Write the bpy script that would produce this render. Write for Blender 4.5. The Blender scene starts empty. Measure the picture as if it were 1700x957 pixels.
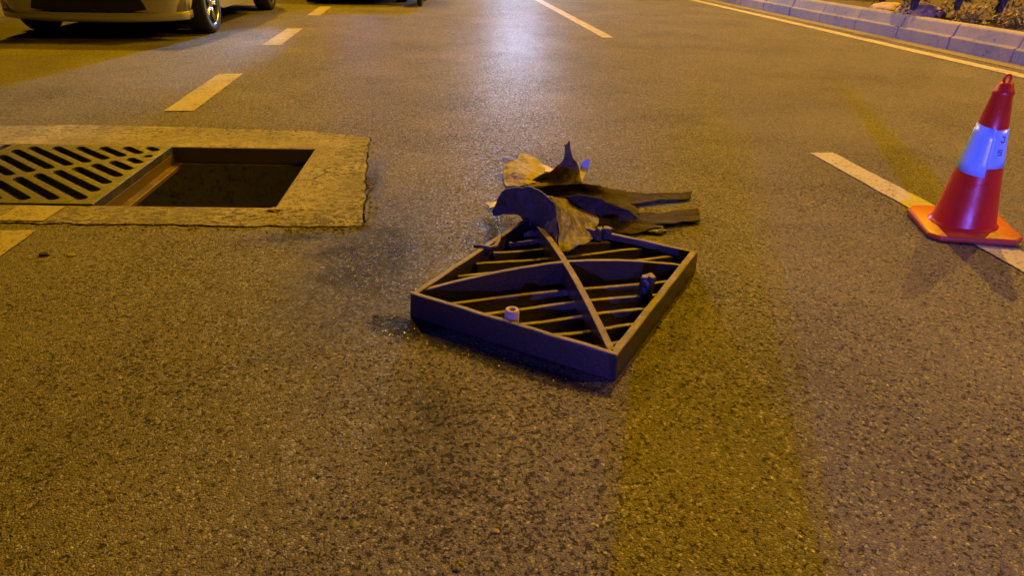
import bpy, bmesh, math, random
from mathutils import Vector, Matrix, noise
random.seed(7)
C = bpy.context.scene.collection
R = math.radians
SC = bpy.context.scene

# ------------------------------------------------------------------ camera
F, H, ROLL = 1120.0, 1.05, R(1.5)
PITCH, YAW = R(27.314), R(-7.377)
def cam_basis():
    Rm = Matrix(((1,0,0),(0,math.sin(PITCH),math.cos(PITCH)),(0,math.cos(PITCH),-math.sin(PITCH))))
    Z = Matrix(((math.cos(YAW),-math.sin(YAW),0),(math.sin(YAW),math.cos(YAW),0),(0,0,1)))
    return Z @ Rm
M = cam_basis()
cr, sr = math.cos(ROLL), math.sin(ROLL)
def ray(x, y):
    u, v = x-850, y-478.5
    return M @ Vector((cr*u+sr*v, -(-sr*u+cr*v), F))
def G(x, y, z=0.0):                       # where a sight line meets the height z
    d = ray(x, y); t = (z-H)/d.z
    return Vector((d.x*t, d.y*t, z))
def PY(x, y, Y):                          # where a sight line meets the upright plane at distance Y
    d = ray(x, y); t = Y/d.y
    return Vector((d.x*t, Y, H+d.z*t))
cam = bpy.data.cameras.new('camera'); co = bpy.data.objects.new('camera', cam); C.objects.link(co)
r_ = M @ Vector((cr, sr, 0)); u_ = M @ Vector((-sr, cr, 0)); f_ = M @ Vector((0,0,1))
co.matrix_world = Matrix(((r_.x,u_.x,-f_.x,0),(r_.y,u_.y,-f_.y,0),(r_.z,u_.z,-f_.z,H),(0,0,0,1)))
cam.sensor_width = 36; cam.lens = F/1700*36; cam.clip_start = .02; cam.clip_end = 500
SC.camera = co

# ------------------------------------------------------------------ world: night sky
w = bpy.data.worlds.new('World'); SC.world = w; w.use_nodes = True
nt = w.node_tree; bg = nt.nodes['Background']
sky = nt.nodes.new('ShaderNodeTexSky'); sky.sky_type = 'NISHITA'; sky.sun_disc = False
sky.sun_elevation = R(-3); sky.sun_rotation = R(200); sky.air_density = 1; sky.ozone_density = 5
nt.links.new(sky.outputs[0], bg.inputs[0]); bg.inputs[1].default_value = .022

def lamp(name, loc, col, power, radius=.12, aim=None, size=None, blend=.5):
    l = bpy.data.lights.new(name, 'SPOT' if aim else 'POINT'); l.energy = power; l.color = col; l.shadow_soft_size = radius
    o = bpy.data.objects.new(name, l); C.objects.link(o); o.location = loc
    if aim:
        l.spot_size = size; l.spot_blend = blend
        o.rotation_euler = (Vector(aim)-Vector(loc)).to_track_quat('-Z','Y').to_euler()
    return o
SOD = (1.0, .50, .006); WARM = (1.0, .62, .22)
lamp('street_and_extra_lamp', (11.6, 11.2, 10.6), SOD, 6500)
lamp('street_and_extra_lamp', (6.7, 13.6, 12.4), SOD, 15500)
lamp('street_and_extra_lamp', (13.5, 1.0, 9.6), SOD, 5200)  # unseen extra lamp, added to brighten the lifted grate's right wall
lamp('street_and_extra_lamp', (-5.5, 19.5, 12.0), SOD, 13500)
lamp('far_white_light', (2.2, 24, 11.5), (.85,.78,.95), 1000, .3)
lamp('far_white_light', (3.2, 29, 6.4), (.75,.74,1.0), 1100, .6)
lamp('far_white_light', (4.2, 33, 3.0), (.5,.62,1.0), 3600, 1.2)
lamp('police_light', (-9.2, -23.7, 5.2), (.06,.09,1.0), 38000, .12, (7.3,5.0,0), R(23), .6)
lamp('police_light', (-8.6, -24.0, 5.2), (.30,.16,1.0), 32000, .12, (7.3,5.0,0), R(23), .6)
lamp('police_beacon_and_added_beam', (-1.1, 15.5, 1.9), (.22,.38,1.0), 1500, .1, (6.4,9.5,0), R(62), .8)
lamp('police_beacon_and_added_beam', (-1.1, 14.6, 1.95), (.30,.55,1.0), 3200, .08, (-2.45,6.6,0), R(15), .9)  # added narrow beam standing in for the lens flare streak over the road
lamp('police_beacon_and_added_beam', (-1.3, 15.5, 1.9), (.05,.25,1.0), 160, .1)

SC.view_settings.view_transform = 'Standard'; SC.view_settings.look = 'None'
SC.view_settings.exposure = -.48; SC.view_settings.gamma = 1; SC.view_settings.use_curve_mapping = False

# ------------------------------------------------------------------ materials
class NT:
    def __init__(s, name):
        s.m = bpy.data.materials.new(name); s.m.use_nodes = True
        s.t = s.m.node_tree; s.b = s.t.nodes['Principled BSDF']; s.tc = None
    def n(s, typ, **kw):
        o = s.t.nodes.new('ShaderNode'+typ)
        for k, v in kw.items(): setattr(o, k, v)
        return o
    def l(s, a, b): s.t.links.new(a, b)
    def co(s):
        if not s.tc: s.tc = s.n('TexCoord')
        return s.tc.outputs['Object']
    def noise(s, scale, detail=4, rough=.6, vec=None):
        o = s.n('TexNoise'); o.inputs['Scale'].default_value = scale; o.inputs['Detail'].default_value = detail
        o.inputs['Roughness'].default_value = rough; s.l(vec or s.co(), o.inputs['Vector']); return o.outputs['Fac']
    def voro(s, scale, feat='F1', out='Distance', vec=None, rand=1):
        o = s.n('TexVoronoi', feature=feat); o.inputs['Scale'].default_value = scale; o.inputs['Randomness'].default_value = rand
        s.l(vec or s.co(), o.inputs['Vector']); return o.outputs[out]
    def ramp(s, fac, stops):
        o = s.n('ValToRGB'); e = o.color_ramp.elements
        while len(e) < len(stops): e.new(.5)
        for i, (p, c) in enumerate(stops):
            e[i].position = p
            e[i].color = (c,c,c,1) if not hasattr(c,'__len__') else (*c,1)
        s.l(fac, o.inputs[0]); return o.outputs[0]
    def mix(s, fac, a, b, mode='MIX'):
        o = s.n('Mix', data_type='RGBA', blend_type=mode)
        for v, i in ((fac,0),(a,6),(b,7)):
            if hasattr(v,'is_linked'): s.l(v, o.inputs[i])
            elif i: o.inputs[i].default_value = (*v,1) if hasattr(v,'__len__') else (v,v,v,1)
            else: o.inputs[i].default_value = v
        return o.outputs[2]
    def math(s, op, a, b=0, clamp=False):
        o = s.n('Math', operation=op, use_clamp=clamp)
        for v, i in ((a,0),(b,1)):
            if hasattr(v,'is_linked'): s.l(v, o.inputs[i])
            else: o.inputs[i].default_value = v
        return o.outputs[0]
    def bump(s, h, strength, dist, prev=None):
        o = s.n('Bump'); o.inputs['Strength'].default_value = strength; o.inputs['Distance'].default_value = dist
        s.l(h, o.inputs['Height'])
        if prev: s.l(prev, o.inputs['Normal'])
        return o.outputs[0]
    def set(s, **kw):
        for k, v in kw.items():
            k = k.replace('_',' ')
            if hasattr(v,'is_linked'): s.l(v, s.b.inputs[k])
            elif hasattr(v,'__len__'): s.b.inputs[k].default_value = (*v,1)
            else: s.b.inputs[k].default_value = v
        return s.m

def blob(n, cx, cy, rx, ry, rot=0, soft=.5):
    """soft mask of an irregular stain lying on the road, 1 inside"""
    mp = n.n('Mapping', vector_type='TEXTURE'); n.l(n.co(), mp.inputs[0])
    mp.inputs['Location'].default_value = (cx,cy,0); mp.inputs['Rotation'].default_value = (0,0,rot); mp.inputs['Scale'].default_value = (rx,ry,1)
    ln = n.n('VectorMath', operation='LENGTH'); n.l(mp.outputs[0], ln.inputs[0])
    d = n.math('ADD', ln.outputs['Value'], n.math('MULTIPLY', n.math('SUBTRACT', n.noise(5,5,.65), .5), 1.1))
    return n.math('DIVIDE', n.math('SUBTRACT', 1.0, d), soft, True)

def asphalt():
    n = NT('asphalt')
    warp = n.n('Mix', data_type='VECTOR', blend_type='MIX') if False else None
    # jitter the coordinates a little so the chips are not round cells
    nz = n.n('TexNoise'); nz.inputs['Scale'].default_value = 90; n.l(n.co(), nz.inputs['Vector'])
    sc = n.n('VectorMath', operation='SCALE'); n.l(nz.outputs['Color'], sc.inputs[0]); sc.inputs['Scale'].default_value = .008
    ad = n.n('VectorMath', operation='ADD'); n.l(n.co(), ad.inputs[0]); n.l(sc.outputs[0], ad.inputs[1]); V = ad.outputs[0]
    big = n.voro(138, 'F1', 'Distance', V); bigc = n.voro(138, 'F1', 'Color', V)
    edge = n.voro(138, 'DISTANCE_TO_EDGE', 'Distance', V)
    small = n.voro(230, 'F1', 'Color', V)
    sep = n.n('SeparateColor'); n.l(bigc, sep.inputs[0])
    sep2 = n.n('SeparateColor'); n.l(small, sep2.inputs[0])
    chip = n.ramp(sep.outputs[0], [(0,(.11,.10,.07)),(.4,(.14,.13,.092)),(.9,(.165,.152,.11)),(1,(.21,.195,.145))])
    fine = n.ramp(sep2.outputs[1], [(0,(.12,.11,.077)),(.8,(.16,.147,.106)),(1,(.21,.19,.14))])
    base = n.mix(n.ramp(sep.outputs[1], [(.4,0),(.55,1)]), chip, fine)
    pit = n.ramp(edge, [(0,.62),(.16,1)])
    base = n.mix(.65, base, pit, 'MULTIPLY')
    worn = n.ramp(n.noise(1.1, 6, .6), [(.3,.72),(.7,1.18)])
    base = n.mix(1, base, worn, 'MULTIPLY')
    cover = n.math('MAXIMUM', n.math('MULTIPLY', n.math('SUBTRACT', n.noise(1.6,4,.55), .45), .22), n.math('MULTIPLY', blob(n, .1, 1.1, .5, 1.2, 0, 1.4), .085))
    pf = n.math('DIVIDE', n.math('SUBTRACT', n.noise(92, 3.5, .62, V), n.math('ADD', cover, .375)), .04, True)
    pits = n.ramp(pf, [(0,.3),(1,1)])
    base = n.mix(.9, base, pits, 'MULTIPLY')
    wet = n.math('MULTIPLY', blob(n, -.23, 2.3, .34, .85, R(-8), .75), .95)
    for a in ((.02,1.83,.12,.10,0,.5),(.28,2.62,.14,.12,0,.5),(-.55,2.5,.35,.12,0,.9),(.92,2.52,.22,.1,0,.6),(.30,1.62,.42,.06,R(-34),.6),(-.28,3.2,.1,.6,0,.8)):
        wet = n.math('MAXIMUM', wet, blob(n, *a))
    for a in ((-.13,1.80,.13,.09,R(-35),.4),(.18,1.56,.40,.05,R(-34),.5),(-.33,2.35,.22,.16,R(20),.7),(-.02,1.35,.2,.35,R(10),1.4)):
        wet = n.math('MAXIMUM', wet, blob(n, *a))
    wet = n.math('MULTIPLY', wet, n.ramp(n.noise(48,5,.75,V), [(.47,1),(.72,.6)]))
    sheen = blob(n, 1.0, 7.5, 1.0, 6.0, R(-7), .9)
    base = n.mix(n.math('MULTIPLY', wet, .85), base, (.012,.012,.012))
    # height: tilted chips, gaps between, fine grit
    lin = n.n('VectorMath', operation='DOT_PRODUCT')
    cc = n.n('VectorMath', operation='SUBTRACT'); n.l(bigc, cc.inputs[0]); cc.inputs[1].default_value = (.5,.5,.5)
    pos = n.n('VectorMath', operation='SCALE'); n.l(V, pos.inputs[0]); pos.inputs['Scale'].default_value = 138
    vp = n.n('TexVoronoi', feature='F1'); vp.inputs['Scale'].default_value = 138; n.l(V, vp.inputs['Vector'])
    loc = n.n('VectorMath', operation='SUBTRACT'); n.l(V, loc.inputs[0]); n.l(vp.outputs['Position'], loc.inputs[1])
    n.l(loc.outputs[0], lin.inputs[0]); n.l(cc.outputs[0], lin.inputs[1])
    tilt = n.math('MULTIPLY', lin.outputs['Value'], 90)
    gap = n.ramp(edge, [(0,0),(.22,1)])
    h = n.math('ADD', n.math('MULTIPLY', tilt, .5), n.math('MULTIPLY', gap, .25))
    h = n.math('ADD', h, n.math('MULTIPLY', sep.outputs[2], .5))
    h = n.math('ADD', h, n.math('MULTIPLY', n.noise(260,2,.5), .35))
    h = n.math('ADD', h, n.math('MULTIPLY', pits, 1.3))
    nb = n.bump(h, 1.0, .0052)
    rough = n.mix(wet, n.ramp(sep.outputs[1], [(0,.3),(.14,.4),(.25,.6),(1,.8)]), n.ramp(sep.outputs[0], [(.66,.5),(.74,.1)]))
    rough = n.mix(n.math('MULTIPLY', sheen, .55), rough, .28)
    spec = n.ramp(sep.outputs[1], [(0,1.0),(.14,.8),(.25,.4),(1,.3)])
    spec = n.mix(1, n.mix(wet, spec, n.ramp(sep.outputs[0], [(.66,.1),(.74,1)])), n.ramp(pf, [(0,.2),(1,1)]), 'MULTIPLY')
    return n.set(Base_Color=base, Roughness=rough, Normal=nb, Specular_IOR_Level=spec)

def concrete(name, a, b, sc=1.0, bumpd=.004, stain=None, cracks=False):
    n = NT(name)
    f = n.noise(6*sc, 8, .7); g = n.noise(60*sc, 4, .7)
    col = n.mix(f, a, b)
    col = n.mix(.6, col, n.ramp(g, [(.3,.55),(.55,1.1)]), 'MULTIPLY')
    pk = n.ramp(n.noise(30*sc, 7, .8), [(.36,.15),(.46,1)])
    col = n.mix(.75, col, pk, 'MULTIPLY')
    if cracks: ce = n.ramp(n.voro(5*sc,'DISTANCE_TO_EDGE'), [(0,0),(.035,1)])
    if cracks: cm = n.ramp(n.noise(3*sc,4,.6), [(.45,0),(.6,1)])
    if cracks: col = n.mix(cm, col, n.mix(.7, col, ce, 'MULTIPLY'))
    if cracks:
        sx = n.n('SeparateXYZ'); n.l(n.co(), sx.inputs[0])
        rim = n.math('MAXIMUM', n.math('DIVIDE', n.math('ADD', sx.outputs['X'], .60), .22, True), n.math('DIVIDE', n.math('SUBTRACT', n.math('SUBTRACT', 2.80, n.math('MULTIPLY', sx.outputs['X'], .1)), sx.outputs['Y']), .06, True))
        rim = n.math('MAXIMUM', rim, n.math('MULTIPLY', n.math('DIVIDE', n.math('SUBTRACT', n.math('ADD', sx.outputs['Y'], n.math('MULTIPLY', sx.outputs['X'], .1)), 3.80), .15, True), .6))
        mp = n.n('Mapping'); n.l(n.co(), mp.inputs[0]); mp.inputs['Scale'].default_value = (1,1.8,1)
        nf = n.math('ADD', n.noise(22,8,.78,mp.outputs[0]), n.math('MULTIPLY', rim, -.085))
        gone = n.ramp(nf, [(.37,0),(.405,1)])
        col = n.mix(1, col, n.ramp(n.noise(4,6,.7), [(.35,.6),(.65,1.12)]), 'MULTIPLY')
        col = n.mix(n.math('SUBTRACT', 1.0, gone), col, (.035,.03,.02)); pk = n.math('MULTIPLY', pk, gone)
    if stain: col = n.mix(n.ramp(n.noise(2.2*sc,5,.6), [(.42,0),(.62,.85)]), col, stain)
    h = n.math('ADD', n.math('MULTIPLY', pk, 1.0), g)
    h = n.math('ADD', h, n.noise(200*sc, 3, .7))
    return n.set(Base_Color=col, Roughness=.75, Normal=n.bump(h, .8, bumpd))

def paint(name, col, wear=.44):
    n = NT(name)
    sp = n.ramp(n.math('ADD', n.noise(70, 5, .75), n.math('MULTIPLY', n.math('SUBTRACT', n.noise(5,4,.6), .5), .35)), [(wear-.05,0),(wear+.03,1)])
    c = n.mix(n.noise(9,5,.6), tuple(x*.8 for x in col), col)
    c = n.mix(sp, (.1,.09,.08), c)
    return n.set(Base_Color=c, Roughness=.6, Normal=n.bump(n.noise(220,4,.8), .7, .003))

def simple(name, col, rough=.5, metal=0, var=.25, scale=25, bumpd=.0015, spec=.5, dirt=None):
    n = NT(name)
    c = n.mix(n.noise(scale,6,.65), tuple(x*(1-var) for x in col), tuple(min(1,x*(1+var)) for x in col))
    if dirt: c = n.mix(n.ramp(n.noise(scale*.6,6,.7), [(.5,0),(.68,.8)]), c, dirt)
    return n.set(Base_Color=c, Roughness=rough, Metallic=metal, Specular_IOR_Level=spec,
                 Normal=n.bump(n.noise(scale*5,4,.7), .5, bumpd))

MT = {}
MT['asphalt'] = asphalt()
MT['pad'] = concrete('worn_concrete', (.38,.345,.25), (.62,.57,.42), 1, .016, (.30,.27,.19), True)
MT['pit'] = concrete('damp_pit_wall', (.20,.205,.21), (.38,.385,.39), 1, .004)
MT['line'] = paint('white_road_paint', (.42,.40,.37))
MT['yline'] = paint('dusty_lane_paint', (.36,.31,.18), .455)
MT['kerbm'] = concrete('kerb_stone', (.14,.15,.165), (.25,.262,.28), .7, .003, (.30,.27,.2))
MT['gutter'] = concrete('gutter_strip', (.13,.12,.09), (.22,.2,.15), 1, .004)
MT['soil'] = simple('soil', (.07,.055,.035), .9, 0, .5, 8, .03)
MT['joint'] = simple('dark_joint', (.02,.018,.015), .9)

def rusty(name, dark, dust, amount=.5, rough=.55, settle=True):
    """cast iron, mud dried on the faces that look up"""
    n = NT(name)
    m = n.ramp(n.noise(22,7,.7), [(amount-.12,0),(amount+.12,1)])
    if settle:
        g = n.n('NewGeometry'); sp = n.n('SeparateXYZ'); n.l(g.outputs['Normal'], sp.inputs[0])
        up = n.ramp(sp.outputs['Z'], [(.6,0),(.85,1)])
        m = n.math('MAXIMUM', n.math('SUBTRACT', 1.0, up), n.math('MULTIPLY', m, .7))
    c = n.mix(m, n.mix(n.ramp(n.noise(14,5,.7), [(.42,0),(.58,1)]), dust, tuple(q*.55 for q in dust)), dark)
    c = n.mix(.5, c, n.ramp(n.noise(140,3,.7), [(.35,.5),(.6,1.15)]), 'MULTIPLY')
    h = n.math('ADD', n.noise(90,5,.7), n.math('MULTIPLY', m, -.3))
    return n.set(Base_Color=c, Roughness=n.ramp(m, [(0,.75),(1,rough-.15)]), Normal=n.bump(h, .8, .003))
MT['iron'] = rusty('muddy_cast_iron', (.036,.027,.023), (.32,.255,.18), .5, .40)
MT['iron_top'] = rusty('worn_grate_top', (.028,.029,.031), (.085,.084,.078), .46, .5, False)
MT['rust'] = rusty('rusty_steel', (.10,.07,.04), (.29,.20,.10), .5)

# ------------------------------------------------------------------ helpers
def link(name, bm, mat, parent=None, smooth=False, loc=None):
    me = bpy.data.meshes.new(name)
    bmesh.ops.recalc_face_normals(bm, faces=bm.faces)
    bm.to_mesh(me); bm.free()
    if mat: me.materials.append(mat)
    if smooth:
        for p in me.polygons: p.use_smooth = True
    o = bpy.data.objects.new(name, me); C.objects.link(o)
    if parent: o.parent = parent
    if loc: o.location = loc
    return o
def tag(o, label, cat, group=None):
    o['label'] = label; o['category'] = cat
    if group: o['group'] = group
    return o
def struct(o): o['kind'] = 'structure'; return o
def empty(name, loc=(0,0,0), rz=0):
    o = bpy.data.objects.new(name, None); C.objects.link(o); o.location = loc; o.rotation_euler = (0,0,rz); o.empty_display_size = .1
    return o
def copy_tree(o, parent=None):
    c = o.copy(); C.objects.link(c)
    if parent: c.parent = parent
    for ch in list(o.children): copy_tree(ch, c)
    return c
def box(bm, c, s, rz=0, taper=None, mat=None):
    vs = []
    for z in (-1,1):
        k = 1 if z < 0 or not taper else taper
        for x, y in ((-1,-1),(1,-1),(1,1),(-1,1)):
            v = Vector((x*s[0]/2*k, y*s[1]/2*k, z*s[2]/2))
            v = Matrix.Rotation(rz,3,'Z') @ v
            if mat: v = mat @ v
            vs.append(bm.verts.new(v+Vector(c)))
    for f in ((0,3,2,1),(4,5,6,7),(0,1,5,4),(1,2,6,5),(2,3,7,6),(3,0,4,7)): bm.faces.new([vs[i] for i in f])
    return vs
def prism(bm, pts, z0, z1):
    a = [bm.verts.new((p[0],p[1],z0)) for p in pts]; b = [bm.verts.new((p[0],p[1],z1)) for p in pts]
    n = len(pts)
    for i in range(n): bm.faces.new((a[i],a[(i+1)%n],b[(i+1)%n],b[i]))
    bm.faces.new(b); bm.faces.new(a[::-1])
def tube(bm, pts, rad, seg=8, caps=True):
    rings = []
    for i, p in enumerate(pts):
        p = Vector(p); q = Vector(pts[min(i+1,len(pts)-1)])-Vector(pts[max(i-1,0)])
        q.normalize(); a = q.orthogonal().normalized() if abs(q.z) > .95 else Vector((0,0,1)).cross(q).normalized()
        b = q.cross(a); r = rad[i] if hasattr(rad,'__len__') else rad
        rings.append([bm.verts.new(p+(a*math.cos(t)+b*math.sin(t))*r) for t in (2*math.pi*k/seg for k in range(seg))])
    for A, B in zip(rings, rings[1:]):
        for k in range(seg): bm.faces.new((A[k],A[(k+1)%seg],B[(k+1)%seg],B[k]))
    if caps: bm.faces.new(rings[0][::-1]); bm.faces.new(rings[-1])
def lathe(bm, prof, seg=32, mat=None, closed=False):
    rings = []
    for r, z in prof:
        ring = []
        for k in range(seg):
            t = 2*math.pi*k/seg; v = Vector((r*math.cos(t), r*math.sin(t), z))
            if mat: v = mat @ v
            ring.append(bm.verts.new(v))
        rings.append(ring)
    pr = list(zip(rings, rings[1:])) + ([(rings[-1],rings[0])] if closed else [])
    for A, B in pr:
        for k in range(seg): bm.faces.new((A[k],A[(k+1)%seg],B[(k+1)%seg],B[k]))
    if not closed:
        bm.faces.new(rings[0][::-1]); bm.faces.new(rings[-1])
def fill(loops, z):
    """flat sheet from one outer loop and any holes"""
    bm = bmesh.new(); es = []
    for lp in loops:
        vs = [bm.verts.new((p[0],p[1],z)) for p in lp]
        es += [bm.edges.new((vs[i],vs[(i+1)%len(vs)])) for i in range(len(vs))]
    bmesh.ops.triangle_fill(bm, edges=es, use_beauty=True)
    for f in bm.faces:
        if f.normal.z < 0: f.normal_flip()
    return bm
def densify(lp, step, jit, seed=0):
    rnd = random.Random(seed); out = []
    for i in range(len(lp)):
        a = Vector(lp[i][:2]); b = Vector(lp[(i+1)%len(lp)][:2]); n = max(1,int((b-a).length/step))
        d = (b-a).normalized(); nn = Vector((-d.y,d.x))
        for k in range(n):
            p = a.lerp(b, k/n)
            out.append(p + nn*(rnd.uniform(-1,1)*jit if k else 0))
    return out
def bevel_mod(o, wd=.003, seg=2, ang=40):
    m = o.modifiers.new('bevel','BEVEL'); m.width = wd; m.segments = seg; m.limit_method = 'ANGLE'; m.angle_limit = R(ang)
    return o

# ------------------------------------------------------------------ road, concrete surround, pit
FR = Vector((-.66,2.82)); US = Vector((-.9959,.0905)); VS = Vector((.045,.999))
def T(s, t): return FR + US*s + VS*t
TW = .925
pad_px = [(600,376),(612,228),(520,219),(420,216),(300,212),(150,208),(0,210)]
pad_poly = [G(x,y).xy for x,y in pad_px]
pad_poly += [Vector((-5.6,4.75)), Vector((-5.6,3.13)), G(0,371).xy, G(200,373).xy, G(330,374).xy, G(470,377).xy]
pad_d = densify(pad_poly, .05, .010, 3)
def outset(lp, d):
    c = sum((Vector(p) for p in lp), Vector((0,0)))/len(lp); out = []
    n = len(lp)
    for i in range(n):
        a, b = Vector(lp[i-1]), Vector(lp[(i+1)%n]); t = (b-a).normalized(); nn = Vector((-t.y,t.x))
        if nn.dot(Vector(lp[i])-c) < 0: nn = -nn
        out.append(Vector(lp[i])+nn*d)
    return out
rnd = random.Random(5)
road_hole = [p + Vector((rnd.uniform(-.004,.004), rnd.uniform(-.004,.004))) for p in outset(pad_d, .009)]
outer = [(-40,-14),(6.2,-14),(6.2,70),(-40,70)]
struct(link('road', fill([outer, road_hole], 0), MT['asphalt']))
gb = bmesh.new(); vs = [gb.verts.new(p) for p in ((-260,-200,-1.2),(260,-200,-1.2),(260,320,-1.2),(-260,320,-1.2))]; gb.faces.new(vs)
struct(link('ground', gb, MT['soil']))
trench = [T(0,0), T(0,TW), T(4.8,TW), T(4.8,0)]
tr_d = densify(trench, .04, .003, 9)
pb = fill([pad_d, tr_d], .004)
# rough top: drop the skirt round the rim of the concrete
ring = [e for e in pb.edges if e.is_boundary]
ex = bmesh.ops.extrude_edge_only(pb, edges=ring)
for v in [g for g in ex['geom'] if isinstance(g, bmesh.types.BMVert)]: v.co.z = -.10
struct(link('concrete_pavement', pb, MT['pad']))
jb = bmesh.new()
ins, out2 = outset(pad_d, -.03), outset(pad_d, .05)
A = [jb.verts.new((*p,-.022)) for p in ins]; B = [jb.verts.new((*p,-.022)) for p in out2]
for i in range(len(A)): jb.faces.new((A[i],A[(i+1)%len(A)],B[(i+1)%len(A)],B[i]))
struct(link('ground_joint', jb, MT['joint']))
# the shaft below
pit = empty('drain_pit', (*T(0,0),0))
tag(pit, 'open rectangular drain pit with its grate lifted out and dark walls below', 'drain pit')
def toT(o): o.location = (-T(0,0).x, -T(0,0).y, 0)
def wallstrip(pts, z0, z1, th=.12):
    b = bmesh.new()
    for (a, c) in zip(pts, pts[1:]):
        d = (c-a).normalized(); nn = Vector((-d.y,d.x))*th
        prism(b, [a, c, c+nn, a+nn], z0, z1)
    return b
t0 = Vector(T(0,0))
def L2(s,t): return T(s,t)-t0
e = .012
for nm, a, c in (('pit_wall', L2(-e,-e), L2(-e,TW+e)), ('pit_wall', L2(-e,TW+e), L2(4.8,TW+e)), ('pit_wall', L2(4.8,-e), L2(-e,-e)), ('pit_wall', L2(4.8,TW+e), L2(4.8,-e))):
    b = bmesh.new(); d = (c-a).normalized(); nn = Vector((d.y,-d.x))*-.1
    # outward side
    mid = (a+c)/2; cen = L2(2.4,TW/2)
    nn = Vector((-d.y,d.x)); nn = nn*.1 if nn.dot(mid-cen) > 0 else nn*-.1
    prism(b, [a,c,c+nn,a+nn], -1.0, -.102)
    link(nm, b, MT['pit'], pit)
b = bmesh.new(); prism(b, [L2(-.1,-.1),L2(-.1,TW+.1),L2(4.9,TW+.1),L2(4.9,-.1)], -.99, -.50); link('pit_floor', b, MT['pit'], pit)
# steel seat frame: thin angle iron round the hole
b = bmesh.new()
def bar2(bm, a, c, wdt, z0, z1):
    d = (c-a).normalized(); nn = Vector((-d.y,d.x))*wdt/2
    prism(bm, [a-nn,c-nn,c+nn,a+nn], z0, z1)
bar2(b, L2(.004,.004), L2(.004,TW-.004), .006, -.085, .003)
bar2(b, L2(.008,.006), L2(4.7,.006), .006, -.085, .0025)
bar2(b, L2(.008,TW-.006), L2(4.7,TW-.006), .006, -.085, .0025)
bar2(b, L2(.02,.01), L2(.02,TW-.01), .03, -.091, -.086)
bar2(b, L2(.04,.02), L2(4.7,.02), .028, -.0905, -.0865)
bar2(b, L2(.04,TW-.02), L2(4.7,TW-.02), .028, -.0905, -.0865)
bevel_mod(link('seat_frame', b, MT['rust'], pit), .001)
b = bmesh.new(); bar2(b, L2(.764,.012), L2(.764,TW-.012), .058, -.104, -.082)
bevel_mod(link('support_beam', b, MT['rust'], pit), .004)
b = bmesh.new(); bar2(b, L2(1.645,.012), L2(1.645,TW-.012), .08, -.15, -.082)
bevel_mod(link('support_beam', b, MT['rust'], pit), .004)

# installed grates
def slot_grate(s0, s1):
    """rectangle of the trench frame with diagonal rounded slots and one uncut cross rib"""
    cx = [T(s0,.008), T(s0,TW-.010), T(s1,TW-.010), T(s1,.008)]
    org = T(s0,0)
    cen = (cx[0]+cx[2])/2
    d = Vector((math.cos(R(-45)), math.sin(R(-45)))); n = Vector((-d.y,d.x))
    ax, ay = US.normalized(), VS.normalized()
    hs, ht = (s1-s0)/2-.045, (TW/2)-.05
    # cross rib line passes through the centre, along +36 deg
    cr_ = Vector((math.cos(R(37)), math.sin(R(37)))); cn = Vector((-cr_.y,cr_.x))
    loops = [[p-org for p in cx]]
    for k in range(-8,9):
        o = cen + n*(k*.081+.02)
        ts = []
        # inside interval along d
        lo, hi = -2.0, 2.0
        for a, hh in ((ax,hs),(ay,ht)):
            da = d.dot(a); ca = (o-cen).dot(a)
            # account for skew lightly
            t1, t2 = (-hh-ca)/da, (hh-ca)/da
            lo, hi = max(lo,min(t1,t2)), min(hi,max(t1,t2))
        if hi-lo < .06: continue
        tc = -((o-cen).dot(cn))/d.dot(cn)
        segs = []
        if tc-.024 > lo+.05: segs.append((lo, min(hi,tc-.024)))
        if tc+.024 < hi-.05: segs.append((max(lo,tc+.024), hi))
        for a, c in segs:
            if c-a < .05: continue
            w_ = .021; lp = []
            for ang in range(-90, 91, 45): lp.append(o+d*(c-w_+w_*math.cos(R(ang)))+n*(w_*math.sin(R(ang))))
            for ang in range(90, 271, 45): lp.append(o+d*(a+w_+w_*math.cos(R(ang)))+n*(w_*math.sin(R(ang))))
            loops.append([p-org for p in lp])
    bm = fill(loops, .010)
    g = bmesh.ops.extrude_face_region(bm, geom=list(bm.faces))
    for v in [x for x in g['geom'] if isinstance(x, bmesh.types.BMVert)]: v.co.z = -.030
    root = empty('drain_grate', (*org,0))
    plate = bevel_mod(link('slotted_plate', bm, MT['iron_top'], root), .0025, 1, 60)
    sk = bmesh.new(); q = [p-org for p in cx]
    for i in range(4):
        a, c = q[i], q[(i+1)%4]; dd = (c-a).normalized(); nn = Vector((-dd.y,dd.x)); nn = nn if nn.dot((q[0]+q[2])/2-a) > 0 else -nn
        prism(sk, [a+nn*.001+dd*.001,c+nn*.001-dd*.001,c+nn*.02-dd*.001,a+nn*.02+dd*.001], -.080, -.0305)
    bevel_mod(link('rim', sk, MT['rust'], root), .003)
    return root
g1 = slot_grate(.775, 1.615)
tag(g1, 'muddy cast iron drain grate still seated in the road beside the open pit', 'drain grate', 'drain grates')
g2 = slot_grate(1.66, 2.5)
tag(g2, 'seated drain grate at the left edge of the photo, only its corner in view', 'drain grate', 'drain grates')

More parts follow.
